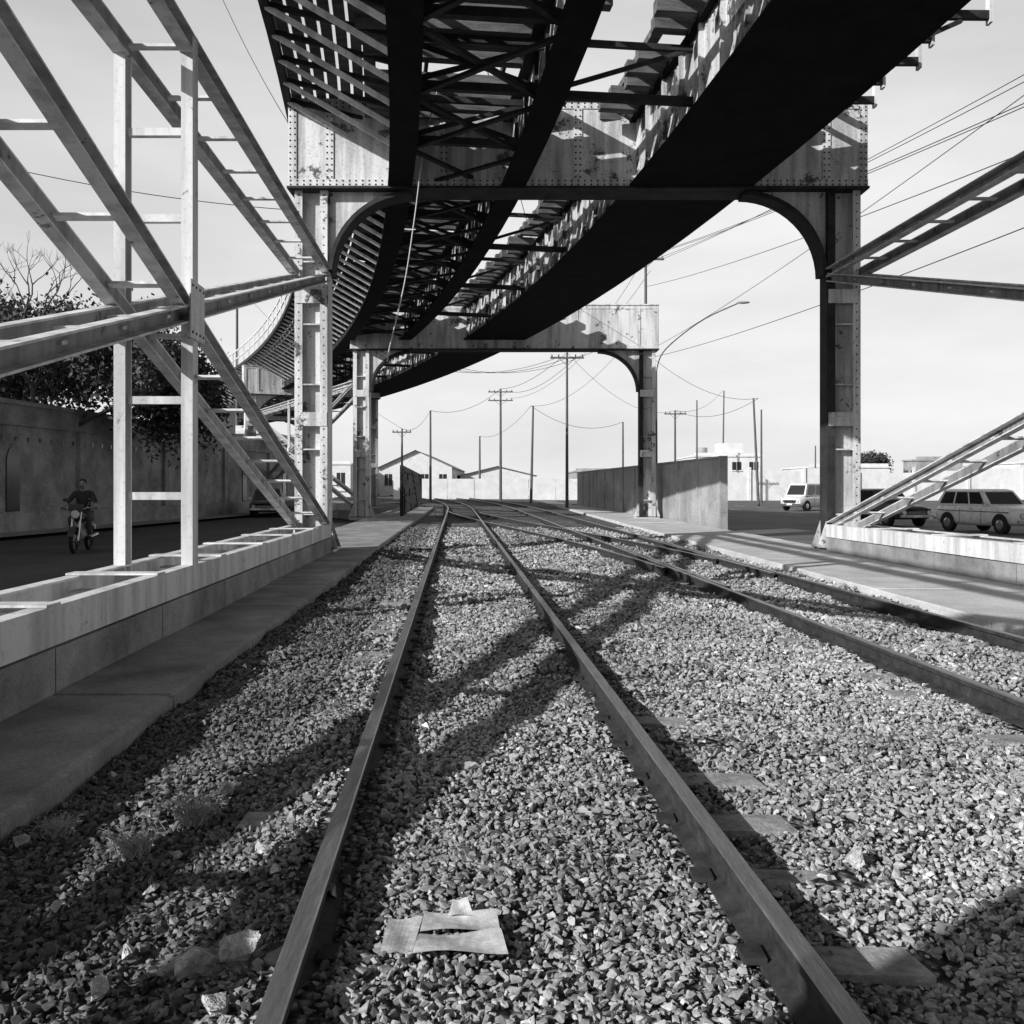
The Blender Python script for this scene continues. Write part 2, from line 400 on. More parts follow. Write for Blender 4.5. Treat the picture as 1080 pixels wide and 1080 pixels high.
# ------------------------------------------------------------------ elevated bridge
BR=empty("elevated_railway_bridge")
def sweep(mb,o0,o1,z0,z1,Y0,Y1,mat,step=2.0,matl=None,matb=None):
    Y=list(np.arange(Y0,Y1,step))+[Y1]; vs=[]
    for y in Y: vs+=[bp(y,o0,z0),bp(y,o1,z0),bp(y,o1,z1),bp(y,o0,z1)]
    fb=[];fr=[];ft=[];fl=[]
    for j in range(len(Y)-1):
        a=4*j;b=a+4
        fb.append((a,b,b+1,a+1));fr.append((a+1,b+1,b+2,a+2));ft.append((a+2,b+2,b+3,a+3));fl.append((a+3,b+3,b,a))
    n=4*(len(Y)-1)
    mb.add(vs,fr+ft+[(0,1,2,3),(n+3,n+2,n+1,n)],mat); mb.add(vs,fl,matl or mat); mb.add(vs,fb,matb or mat)
Y0,Y1=-26,128
mb=MB()
ZB=7.93; ZT=9.35
for o,mw in ((-5.0,M_DARK),(-2.6,M_WEB)):
    sweep(mb,o-.015,o+.015,ZB+.04,ZT-.04,Y0,Y1,mw)
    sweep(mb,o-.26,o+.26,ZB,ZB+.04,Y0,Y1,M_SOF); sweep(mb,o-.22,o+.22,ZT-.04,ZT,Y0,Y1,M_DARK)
    sweep(mb,o-.1,o+.1,ZB+.04,ZB+.06,Y0,Y1,M_DARK)
    y=Y0+.5
    while y<Y1-1:
        for s in (-1,1): mb.beam(bp(y,o+s*.015,0)+Vector((0,0,ZB+.06)),bp(y,o+s*.015,0)+Vector((0,0,ZT-.05)),.12,.12,M_DARK)
        y+=1.3
mb.obj("plate_girders",BR)
mb=MB()
sweep(mb,0,.03,ZB+.05,ZT-.05,Y0,Y1,M_WEB)
sweep(mb,2.3,2.33,ZB+.05,ZT-.05,Y0,Y1,M_WEB)
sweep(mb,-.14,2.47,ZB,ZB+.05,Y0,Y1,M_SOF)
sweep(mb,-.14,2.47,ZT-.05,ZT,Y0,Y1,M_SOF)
y=Y0+.2
while y<Y1-1:
    for o in (-.04,2.37):
        mb.beam(bp(y,o,ZB+.05),bp(y,o,ZT-.05),.09,.09,M_WEB)
    y+=1.1
def rivet(mb,p,n,r,mat):
    p=Vector(p);n=Vector(n).normalized(); a=n.cross(Vector((0,0,1)))
    if a.length<.01:a=Vector((1,0,0))
    a.normalize(); b=n.cross(a); vs=[p+(a*math.cos(t)+b*math.sin(t))*r for t in [i*math.pi/3 for i in range(6)]]
    vs+=[p+n*r*.6+(a*math.cos(t)+b*math.sin(t))*r*.5 for t in [i*math.pi/3 for i in range(6)]]
    mb.add(vs,[(i,(i+1)%6,6+(i+1)%6,6+i) for i in range(6)]+[(6,7,8,9,10,11)],mat,False)
y=8
while y<45:
    for z in (ZB+.12,ZT-.14): rivet(mb,bp(y,-.0,z),(-1,0,0),.025,M_WEB)
    y+=.16
mb.obj("box_girder",BR)
mb=MB(); y=Y0+1; k=0
while y<Y1-3:
    mb.beam(bp(y,-4.98,ZB+.35),bp(y,-2.62,ZB+.35),.14,.14,M_DARK)
    mb.beam(bp(y,-4.98,ZT-.25),bp(y,-2.62,ZT-.25),.10,.12,M_DARK)
    mb.beam(bp(y,-4.98,ZB+.40),bp(y,-2.62,ZT-.30),.07,.08,M_DARK)
    mb.beam(bp(y+.03,-4.98,ZT-.30),bp(y+.03,-2.62,ZB+.40),.06,.075,M_DARK)
    mb.beam(bp(y,-4.95,ZB+.2),bp(y+2.6,-2.65,ZB+.2),.1,.07,M_DARK)
    mb.beam(bp(y,-2.65,ZB+.13),bp(y+2.6,-4.95,ZB+.13),.1,.06,M_DARK)
    if k%2==0:
        mb.beam(bp(y,-2.58,ZB+.3),bp(y,0,ZB+.3),.12,.14,M_DARK)
        mb.beam(bp(y,-2.58,ZB+.35),bp(y,0,ZT-.2),.07,.07,M_DARK)
        mb.beam(bp(y,-2.58,ZT-.2),bp(y,0,ZT-.2),.1,.1,M_DARK)
    y+=2.6;k+=1
mb.obj("cross_bracing",BR)
mb=MB(); y=Y0
while y<Y1:
    if random.random()>.10:
        j=random.uniform(-.2,.2); t=random.uniform(-.07,.07)
        mb.beam(bp(y,-5.75+j,ZT+.12+random.uniform(-.01,.01)),bp(y+t,-1.75+j,ZT+.12),.23,.22,M_TIMB)
    if random.random()>.06:
        j=random.uniform(-.16,.16)
        mb.beam(bp(y+.1,-.8+j,ZT+.125),bp(y+.1,3.1+j*.6,ZT+.125),.24,.23,M_TIMB)
    y+=.58
sweep(mb,-5.75,-5.55,ZT+.235,ZT+.37,Y0,Y1,M_TIMB); sweep(mb,-2.05,-1.85,ZT+.235,ZT+.37,Y0,Y1,M_TIMB)
sweep(mb,-.6,-.4,ZT+.245,ZT+.38,Y0,Y1,M_TIMB)
mb.obj("bridge_timbers",BR)
mb=MB(); y=11.2
while y<20.2:
    e_=random.uniform(4.3,4.9)
    mb.beam(bp(y,2.35,ZT+.0),bp(y,e_,ZT+.12),.1,.14,M_DARK); mb.beam(bp(y,2.36,ZB+.5),bp(y,e_-.5,ZT),.07,.07,M_DARK)
    mb.beam(bp(y,e_+.01,ZT-.02),bp(y,e_+.01,ZT+.45),.16,.05,M_BRACE,up=(1,0,0))
    y+=.86
sweep(mb,3.2,3.4,ZT+.2,ZT+.25,11,20.2,M_TIMB); sweep(mb,4.0,4.25,ZT+.2,ZT+.25,11,20.2,M_TIMB)
mb.obj("bracket_outriggers",BR)
mb=MB()
for o in (-4.55,-3.05,.45,1.95): sweep(mb,o-.035,o+.035,ZT+.235,ZT+.38,Y0,Y1,M_RSIDE)
mb.obj("bridge_rails",BR)
mb=MB(); y=Y0
while y<Y1:
    mb.beam(bp(y,-7.35,ZT+.32),bp(y,-5.05,ZB+.5),.07,.09,M_BRACE)
    mb.beam(bp(y,-7.4,ZT+.37),bp(y,-5.0,ZT-.1),.08,.09,M_DARK)
    y+=1.05
sweep(mb,-7.45,-7.3,ZT+.3,ZT+.5,Y0,Y1,M_DARK)
for i in range(7): 
    sweep(mb,-7.28+i*.26,-7.28+i*.26+.2,ZT+.44,ZT+.49,Y0,Y1,M_TIMB)
y=Y0
while y<Y1:
    mb.beam(bp(y,-7.4,ZT+.5),bp(y,-7.4,ZT+1.6),.07,.07,M_BRACE); y+=2.1
for z in (ZT+1.05,ZT+1.6): sweep(mb,-7.43,-7.37,z-.03,z+.03,Y0,Y1,M_BRACE)
mb.obj("side_walkway",BR)
# ------------------------------------------------------------------ portals
def portal(L,R,zb=7.88,zt=9.8,R1=1.8,cw=.72,over=.47,name="portal_frame",riv=True,dep=.7):
    L=Vector((L[0],L[1],0));Rr=Vector((R[0],R[1],0)); u=(Rr-L).normalized(); v=Vector((-u.y,u.x,0)); W=(Rr-L).length
    P=lambda a,b,z: L+u*a+v*b+Vector((0,0,z))
    mb=MB(); t=.04
    for s in (-1,1):
        mb.beam(P(-over,s*dep/2,(zb+zt)/2),P(W+over,s*dep/2,(zb+zt)/2),.03,zt-zb-.1,M_PORT)
    mb.beam(P(-over-.02,0,zt-.025),P(W+over+.02,0,zt-.025),dep+.16,.05,M_PORT)
    mb.beam(P(-over-.02,0,zb+.025),P(W+over+.02,0,zb+.025),dep+.16,.05,M_DARK)
    for a in (-over+.02,W+over-.02): mb.beam(P(a,0,zb+.06),P(a,0,zt-.06),dep-.05,.03,M_PORT,up=u)
    f=-dep/2-.015-.012
    for z in (zb+.05+.08,zt-.05-.08): mb.beam(P(-over,f,z),P(W+over,f,z),.022,.15,M_PORT)
    stf=[-over+.1,.42,W*.5,W-.42,W+over-.1,W*.25,W*.75]
    for a in stf:
        mb.beam(P(a,f-.004,zb+.21),P(a,f-.004,zt-.21),.17,.02,M_PORT,up=v)
    if riv:
        a=-over+.06
        while a<W+over:
            for z in (zb+.09,zb+.17,zt-.17,zt-.09): rivet(mb,P(a,f-.012,z),-v,.022,M_DARK)
            a+=.14
        for a in stf:
            z=zb+.25
            while z<zt-.22:
                for k in (-.05,.05): rivet(mb,P(a+k,f-.014,z),-v,.022,M_DARK)
                z+=.13
    for c,sgn in ((0,1),(W,-1)):
        hw=cw/2
        for s in (-1,1):
            mm=M_DARK if (sgn<0 and s<0) else M_PORT  # right column's inner flange coloured dark to stand for the bridge's shade
            mb.beam(P(c+s*(hw-.02),0,.12),P(c+s*(hw-.02),0,zb),.5,t,mm,up=u)
            mb.beam(P(c+s*(hw-.09),-.255,.12),P(c+s*(hw-.09),-.255,zb-.0),.02,.16,mm,up=u)
        mb.beam(P(c,-.06,.12),P(c,-.06,zb-.005),.03,cw-.09,M_PORT,up=u)
        for z in (.9,2.3,3.7,5.0,6.35):
            mb.beam(P(c-hw+.05,-.16,z),P(c+hw-.05,-.16,z),.18,.03,M_PORT)
        for z in (2.95,5.6):
            mb.beam(P(c-hw+.02,-.275,z),P(c+hw-.02,-.275,z),.015,.3,M_PORT)
        mb.beam(P(c,0,.02),P(c,0,.14),.85,cw+.3,M_CONCL,up=u); mb.beam(P(c,0,.14),P(c,0,.17),.72,cw+.2,M_DARK,up=u)
        for s in (-1,1):
            a0=c+s*(hw+.001); 
            for vv in (-.2,.2):
                q=[P(a0,vv,.17),P(a0+s*.2,vv,.17),P(a0,vv,.75)]
                q2=[x+v*.02 for x in q]; mb.add(q+q2,[(0,1,2),(5,4,3),(0,3,4,1),(1,4,5,2),(2,5,3,0)],M_PORT)
        if riv:
            z=.4
            while z<zb-.1:
                for s in (-1,1): rivet(mb,P(c+s*(hw-.09),-.266,z),-v,.018,M_DARK)
                z+=.18
        n=14; ui=c+sgn*hw; arc=[]
        for i in range(n+1):
            th=math.pi/2*i/n
            arc.append((ui+sgn*(R1-R1*math.cos(th)), zb-.0-R1+R1*math.sin(th)))
        poly=[(ui,zb)]+arc
        for bb in (-.14,.14):
            q=[P(a,bb,z) for a,z in poly]; q2=[P(a,bb+.03,z) for a,z in poly]; m_=len(poly)
            fs=[tuple([0,i,i+1]) for i in range(1,m_-1)]+[tuple([m_,m_+i+1,m_+i]) for i in range(1,m_-1)]
            mb.add(q+q2,fs,M_PORT)
        for i in range(n):
            q=[]
            for (a_,z_),th in ((arc[i],math.pi/2*i/n),(arc[i+1],math.pi/2*(i+1)/n)):
                na=sgn*math.cos(th); nz=-math.sin(th)
                for bb in (-.27,.27):
                    for o_ in (0,.09): q.append(P(a_+na*o_,bb,z_+nz*o_))
            mb.add(q,[(0,1,3,2),(4,6,7,5),(0,4,5,1),(2,3,7,6),(1,5,7,3),(0,2,6,4)],M_DARK)
    return mb.obj(name,BR)
portal((-3.12,-.85),(8.36,-.85),name="portal_frame_a",riv=False)
portal((-4.33,20.7),(7.16,20.7),name="portal_frame_b")
portal((-6.64,42),(5.97,42),zb=7.5,zt=9.5,R1=1.8,name="portal_frame_c",riv=False)
def perp(Y,a,b): p=bp(Y,a,0);q=bp(Y,b,0); return (p.x,p.y),(q.x,q.y)
L_,R_=perp(65,-7.2,1.0); portal(L_,R_,zb=7.5,zt=9.4,name="portal_frame_d",riv=False)
L_,R_=perp(87,-7.2,3.4); portal(L_,R_,zb=7.5,zt=9.4,name="portal_frame_e",riv=False)
L_,R_=perp(107,-7.2,3.4); portal(L_,R_,zb=7.5,zt=9.4,name="portal_frame_f",riv=False)
# ------------------------------------------------------------------ ladder bracing bays
def bay(p0,p1,inner,name,z0=.55,z1=6.1):
    mb=MB(); p0=Vector((p0[0],p0[1],0));p1=Vector((p1[0],p1[1],0)); d=(p1-p0).normalized()
    p0=p0+d*.3;p1=p1-d*.3; s=Vector((1,0,0)); Zv=lambda z:Vector((0,0,z))
    mid=(p0+p1)/2; zm=(z0+z1)/2
    def ladder(a,b,w,h,rw,rh,e,step=1.25,sd=-1,wm=None,fl=M_BRACE):
        for k in (-1,1):
            mb.channel(a+s*k*(.35-e),b+s*k*(.35-e),w,h,.02,fl,side=k*sd,wmat=wm)
        L=(b-a).length; n=int(L/step)
        for i in range(1,n):
            c=a+(b-a)*i/n
            mb.beam(c-s*(.33-e),c+s*(.33-e),rw,rh,M_BRACE,up=(b-a).cross(s))
    ladder(p0+Zv(z0),p1+Zv(z0),.13,.27,.22,.02,0,1.3,1)
    ladder(p0+Zv(z1),p1+Zv(z1),.15,.19,.10,.03,0,wm=M_BRACED)
    ladder(p0+Zv(z0+.1),p1+Zv(z1-.1),.135,.18,.09,.03,.006,wm=M_BRACED)
    ladder(p0+Zv(z1-.1),p1+Zv(z0+.1),.125,.175,.09,.03,.012,wm=M_BRACED)
    for k in (-1,1):
        c=mid+s*k*.35
        mb.channel(c+Zv(z0-.1),c+Zv(z1+.12),.12,.17,.02,M_BRACE,side=-k)
        mb.beam(c-d*.26+Zv(zm)+s*k*.08,c+d*.26+Zv(zm)+s*k*.08,.016,.6,M_BRACE)
        for j in range(4):
            for q in (-1,1): rivet(mb,c+d*(-.2+j*.133)+Zv(zm+q*.24)+s*k*.088,s*k,.018,M_DARK)
    for z in (1.4,2.4,4.3,5.2): mb.beam(mid-s*.28+Zv(z),mid+s*.28+Zv(z),.08,.08,M_BRACE)
    for j in range(1,9):
        c=p0+(p1-p0)*(j/9)+Zv(z0+.147); mb.beam(c-s*.42,c+s*.42,.2,.018,M_BRACE)
    # concrete kerbs carrying the bottom members, cast in lengths
    n=9
    for q in range(n):
        a=p0+(p1-p0)*(q/n)+d*.01; b=p0+(p1-p0)*((q+1)/n)-d*.01
        for k in (-1,1):
            o_=s*k*.33
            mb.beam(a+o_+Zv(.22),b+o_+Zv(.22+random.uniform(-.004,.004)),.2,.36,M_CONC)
    for q in (.12,.3,.5,.7,.88):
        c=p0+(p1-p0)*q
        for k in (-1,1): mb.beam(c+s*k*.35+Zv(.39),c+s*k*.35+Zv(z0-.137),.1,.1,M_DARK)
    return mb.obj(name,BR)
bay((-3.12,-.85),(-4.33,20.7),1,"ladder_bracing_a")
bay((8.36,-.85),(7.16,20.7),-1,"ladder_bracing_b")
bay((-2.6,-22),(-3.12,-.85),1,"ladder_bracing_c")
L_,R_=perp(65,-7.2,3.4); bay((-6.64,42),L_,1,"ladder_bracing_d")
def catmull(pts,n=8):
    out=[];P=[Vector(p) for p in pts];P=[P[0]]+P+[P[-1]]
    for i in range(1,len(P)-2):
        for k in range(n):
            t=k/n;a,b,c,d=P[i-1:i+3]; out.append(.5*((2*b)+(c-a)*t+(2*a-5*b+4*c-d)*t*t+(3*b-a-3*c+d)*t**3))
    out.append(P[-2]); return out
mb=MB(); mb.tube(catmull([(-1.45,19,9.6),(-1.75,19,8.4),(-1.95,19,6.9),(-2.15,19,5.6),(-2.45,19,4.3),(-2.5,19,4.0)]),.014,M_CABLE,5); mb.obj("loose_cable",BR)
# ------------------------------------------------------------------ walls & buildings
def wallpts(y): return -15.9+.06*(y-29)
mb2=MB()
a=Vector((wallpts(-20),-20,0));b_=Vector((wallpts(62),62,0))
mb2.beam(a+Vector((-.3,0,2.0)),b_+Vector((-.3,0,2.0)),.4,4.3,M_WALLL)
mb2.beam(a+Vector((-.3,0,4.2)),b_+Vector((-.3,0,4.2)),.55,.14,M_WALLL)
mb2.beam(a+Vector((-.06,0,3.5)),b_+Vector((-.06,0,3.5)),.1,.09,M_WALLL)
mb2.beam(a+Vector((0,0,.3)),b_+Vector((0,0,.3)),.12,.7,M_WALLL)
y=-16
while y<60:
    x=wallpts(y)-.09
    mb2.box(x-.02,x+.12,y-.25,y+.25,.66,3.44,M_WALLL)
    yy=y+3.2; pts=[]
    for t in range(9): th=math.pi*t/8; pts.append((yy+.55*math.cos(th),2.3+.55*math.sin(th)))
    pts=[(yy+.55,.7)]+pts+[(yy-.55,.7)]
    mb2.add([(wallpts(yy)-.085,p[0],p[1]) for p in pts],[tuple(range(len(pts)))],M_WIN)
    y+=7.2
for i in range(40):
    y=22+i*.7; x=wallpts(y)-.09; mb2.box(x,x+.012,y-.07,y+.07,2.95,3.1,M_WIN)
mb2.obj("old_plaster_wall")
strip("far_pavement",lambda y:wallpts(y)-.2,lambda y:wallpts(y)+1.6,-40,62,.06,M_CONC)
def house(name,x0,x1,y0,y1,h,wins,mat=M_WHITE,roof='flat',ridge=0,storeys=1):
    e=empty(name); m1=MB(); m1.box(x0,x1,y0,y1,-.1,h,mat)
    if roof=='flat':
        m1.box(x0-.15,x1+.15,y0-.15,y1+.15,h,h+.2,mat); m1.box(x0+.1,x1-.1,y0+.1,y0+.25,h+.2,h+.55,mat)
    m1.obj("walls",e)
    if roof=='gable':
        m2=MB(); xm=(x0+x1)/2
        m2.add([(x0,y0,h),(x1,y0,h),(xm,y0,h+ridge),(x0,y1,h),(x1,y1,h),(xm,y1,h+ridge)],[(0,1,2),(5,4,3)],mat)
        m2.add([(x0-.5,y0-.6,h-.25),(xm,y0-.6,h+ridge+.05),(xm,y1,h+ridge+.05),(x0-.5,y1,h-.25)],[(0,1,2,3)],M_ROOF)
        m2.add([(xm,y0-.6,h+ridge+.05),(x1+.5,y0-.6,h-.25),(x1+.5,y1,h-.25),(xm,y1,h+ridge+.05)],[(0,1,2,3)],M_ROOF)
        m2.obj("roof",e)
    m3=MB(); n=wins
    for s in range(storeys):
        zz=h/storeys*s
        for i in range(n):
            xx=x0+(x1-x0)*(i+.5)/n; w=min(.6,(x1-x0)/n*.28)
            z0=zz+h/storeys*.35; z1=zz+h/storeys*.75
            m3.box(xx-w,xx+w,y0-.03,y0-.005,z0,z1,M_WIN)
            m3.box(xx-w-.1,xx+w+.1,y0-.14,y0-.005,z0-.12,z0-.003,mat)
            m3.box(xx-.03,xx+.03,y0-.06,y0-.032,z0,z1,mat)
        for i in range(n):
            yy=y0+(y1-y0)*(i+.5)/n
            sx=x0 if x0>0 else x1
            m3.box(sx-.03,sx+.03,yy-.6,yy+.6,zz+h/storeys*.35,zz+h/storeys*.75,M_WIN)
    m3.obj("windows",e); return e
house("unseen_shade_house",-27,-17.5,48,60,6.2,3,M_WHITE)
house("unseen_shade_house",-25,-16.5,63,80,5.0,3,M_WHITE)
house("unseen_shade_house",-30,-19,-4,23,6.6,4,M_WALLR)  # house out of view, added to throw shade over the street
mb=MB(); p0=Vector((7.35,33,0)); p1=Vector((4.9,70,0)); n=12
for i in range(n):
    a=p0.lerp(p1,i/n); b_=p0.lerp(p1,(i+1)/n); mb.beam(a+Vector((0,0,1.22)),b_+Vector((0,0,1.22)),.16,2.5,M_WALLR)
    mb.beam(a+Vector((0,0,-.05)),a+Vector((0,0,2.56)),.26,.26,M_WALLR)
mb.beam(p0+Vector((0,0,2.52)),p1+Vector((0,0,2.52)),.24,.07,M_WALLR)
mb.obj("concrete_panel_wall")
mb=MB(); 
for i in range(12): mb.box(20+i*6,26+i*6-.05,104,104.3,-.1,3.0+.25*(i%3),M_WHITE); mb.box(19.9+i*6,20.2+i*6,103.85,103.99,-.1,3.6,M_WHITE)
mb.obj("long_white_wall")
mb=MB()
for i in range(10): mb.box(-14+i*3.2,-14+i*3.2+3.15,112+i*.0,112.3,-.1,2.4,M_WHITE)
mb.obj("boundary_wall")
house("factory_shed",-21,-9.5,150,190,4.6,4,M_WHITE,'gable',2.6)
house("factory_shed",-9,4,165,200,3.6,4,M_WHITE,'gable',1.4)
house("warehouse",-34,-23,135,165,4.6,4,M_WHITE)
house("warehouse",10,19,150,170,3.8,4,M_WALLR)
e=house("two_storey_house",24,33,125,140,5.4,4,M_WHITE,storeys=2)
mb=MB(); mb.cyl((26,130,5.6),(26,130,6.8),.8,.8,M_WALLR,14); mb.box(28,31,127,131,5.6,7.3,M_WHITE); mb.obj("roof_tank",e)
house("low_house",37,47,118,130,3.8,4,M_WHITE); house("low_house",60,80,112,126,4.2,5,M_WHITE)
house("low_house",52,58,122,126,4.8,2,M_WALLR)
mb=MB(); y=44.5
while y<82:
    x=wl(y)-.9-.02*(y-44); x=min(x,wl(y)-.2); mb.box(x-.08,x+.08,y-.08,y+.08,0,2.5,M_DARK)
    y+=2.2
mb.beam((wl(44.5)-.9,44.5,2.2),(wl(82)-1.6,82,2.2),.05,.06,M_DARK); mb.beam((wl(44.5)-.9,44.5,1.1),(wl(82)-1.6,82,1.1),.05,.06,M_DARK)
mb.obj("iron_fence")
# ------------------------------------------------------------------ poles & wires
def pole(px,top,Y,r=.13,arms=0,name="utility_pole",lean=0,armw=1.1):
    x=(px-540)*Y/1000.; z=H+(513-top)*Y/1000.; mb=MB()
    mb.cyl((0,0,-.1),(lean,0,z),r,r*.6,M_POLE,10)
    for i in range(arms):
        zz=z-.35-i*.9; xx=lean*zz/z
        mb.beam((xx-armw,-.16,zz),(xx+armw,-.16,zz),.1,.12,M_POLE)
        for k in (-.9,-.5,.5,.9): mb.cyl((xx+k*armw,-.16,zz+.06),(xx+k*armw,-.16,zz+.22),.05,.035,M_WIN,6)
        mb.beam((xx-armw*.5,-.14,zz),(xx,-.1,zz-.5),.03,.03,M_POLE); mb.beam((xx+armw*.5,-.14,zz),(xx,-.1,zz-.5),.03,.03,M_POLE)
    mb.obj(name,loc=(x,Y,0)); return Vector((x,Y,z))
T={}
T['a']=pole(528,410,100,.16,2,armw=1.3); T['b']=pole(598,372,62,.11,1); T['c']=pole(560,428,85,.14,lean=.2)
T['d']=pole(454,433,95,.14,0); T['e']=pole(506,460,120,.16); T['f']=pole(424,452,90,.13,1,armw=.9)
T['g']=pole(712,433,95,.14,1); T['h']=pole(735,422,120,.14); T['i']=pole(762,412,130,.14,lean=.2)
T['j']=pole(800,420,75,.12,0,lean=-.4); T['k']=pole(657,445,90,.12); T['l']=pole(681,268,58,.13,1)
T['m']=pole(803,432,85,.12); T['n']=pole(860,470,110,.12)
T['p']=pole(250,300,75,.15,1)
mb=MB(); 
mb.cyl((0,0,-.1),(0,0,7.6),.09,.06,M_POLE,10)
mb.tube(catmull([(0,0,7.5),(.25,-.1,8.4),(1.0,-.4,9.2),(2.4,-.8,10.2),(4.0,-1.3,10.9)],4),.035,M_POLE,6)
mb.ball((4.25,-1.4,10.93),.35,.12,.07,M_WALLR); mb.obj("street_lamp",loc=(7.6,50,0))
mb=MB()
def wire(p0,p1,sag,r=.014,n=14):
    p0=Vector(p0);p1=Vector(p1); pts=[]
    for i in range(n+1):
        t=i/n; p=p0.lerp(p1,t); p.z-=4*sag*t*(1-t); pts.append(p)
    mb.tube(pts,r,M_WIRE,4)
far=T['l']
for dx,dz,e_ in ((-.9,-.35,(11.6,5,7.6)),(-.5,-.3,(12.4,5,7.9)),(.5,-.35,(12.6,5,9.0)),(.9,-.35,(13.1,5,9.6)),(0,-2,(11.2,5,6.8)),(0,-6.0,(11,9,9.8)),(0,-6.4,(11,4,6.2))):
    wire(far+Vector((dx,0,dz)),e_,.5,.012,20)
wire(T['b'],T['a'],.6,.02); wire(T['b']+Vector((.6,0,-.3)),T['a']+Vector((.9,0,-.3)),.8,.02)
wire(T['l'],T['b'],.8,.015); wire(T['l']+Vector((0,0,-3)),T['b']+Vector((0,0,-.3)),.9,.015); wire(T['a'],T['d'],1,.02)
wire(T['b'],T['g'],1.5,.015); wire(T['k'],T['c'],1.2,.018); wire(T['g'],T['i'],1,.02); wire(T['c'],T['e'],1,.02)
wire(T['l']+Vector((0,0,-4)),T['c'],1.5,.015); wire(T['d'],T['f'],.8,.02); wire(T['j'],T['g'],1,.018); wire(T['j'],T['l']+Vector((0,0,-6)),1,.015)
wire((-24,40,15.6),(-7,42,13.6),.5,.018); wire((-8,26,15),(-4.6,21.5,9),.2,.012)
wire(T['f'],T['p'],1,.015)
for k in (-1,0,1): wire(T['b']+Vector((k*.7,0,-.35)),bp(60,2,9.8)+Vector((k,0,0)),1,.014)
wire(T['b'],(-1,18,11.5),.6,.012); wire(T['l']+Vector((.3,0,-1)),T['a']+Vector((1,0,-1)),2,.016)
mb.obj("overhead_wires")
# ------------------------------------------------------------------ trees
def leafmat():
    m,nt,b=newmat("foliage"); v=coords(nt); c=ramp(nt,noise(nt,v,1.2,4,.6),[(.3,.025),(.7,.10)])
    nt.links.new(c,b.inputs["Base Color"]); b.inputs["Roughness"].default_value=.7; return m
M_LEAF=leafmat()
def tree(name,loc,h,spread,leafn,seed,droop=0,lh=.0,maxd=5,ls=1):
    R=random.Random(seed); e=empty(name,loc); mb=MB(); tips=[]
    def grow(p,d,l,r,dep):
        pts=[p];rs=[r]; 
        for k in range(3):
            d=(d+Vector((R.gauss(0,.14),R.gauss(0,.14),R.gauss(.03,.08)))).normalized(); p=p+d*l/3; pts.append(p); rs.append(r*(1-.16*(k+1)))
        mb.tube(pts,rs,M_BARK,6 if dep<2 else 4)
        if dep>=2: tips.append((p,dep))
        if dep>=maxd: return
        for k in range(R.choice([2,3,3])):
            a=R.uniform(0,6.28); nd=(d+Vector((math.cos(a),math.sin(a),R.uniform(-.2,.4)))*R.uniform(.5,.95)*spread).normalized()
            grow(p,nd,l*R.uniform(.6,.8),r*.55,dep+1)
    grow(Vector((0,0,0)),Vector((0,0,1)),h*.36,h*.026,0)
    mb.obj("trunk_and_limbs",e)
    ml=MB(); vs=[];fs=[]
    lt=sorted(tips,key=lambda t:t[0].z)
    if lh: lt=lt[:int(len(lt)*lh)]
    for i in range(leafn):
        p,_=R.choice(lt); c=p+Vector((R.gauss(0,.3),R.gauss(0,.3),R.gauss(-droop*.3,.25+droop*.3)))
        s=R.uniform(.05,.12)*ls; a=Vector((R.gauss(0,1),R.gauss(0,1),R.gauss(0,1))).normalized(); b2=a.cross(Vector((R.gauss(0,1),R.gauss(0,1),R.gauss(0,1)))).normalized()
        k=len(vs); vs+=[c-a*s,c+b2*s*.5,c+a*s,c-b2*s*.5]; fs.append((k,k+1,k+2,k+3))
    ml.add(vs,fs,M_LEAF); ml.obj("foliage",e); return e
tree("street_tree",(-17.4,33,0),8.4,1.15,26000,3,lh=.8,droop=.9,ls=1.2)
tree("street_tree",(-16.3,37,0),7.2,1.2,24000,11,droop=1.5,ls=1.2)
tree("street_tree",(-20.5,38,0),9.4,1.2,22000,21,droop=.8,lh=.9,ls=1.2)
tree("street_tree",(-16.7,35,0),10.2,.85,500,5,lh=.4,maxd=6)
tree("street_tree",(47,122,0),6,1,4000,8,ls=2)
tree("street_tree",(-40,120,0),9,1,6000,18,ls=2)
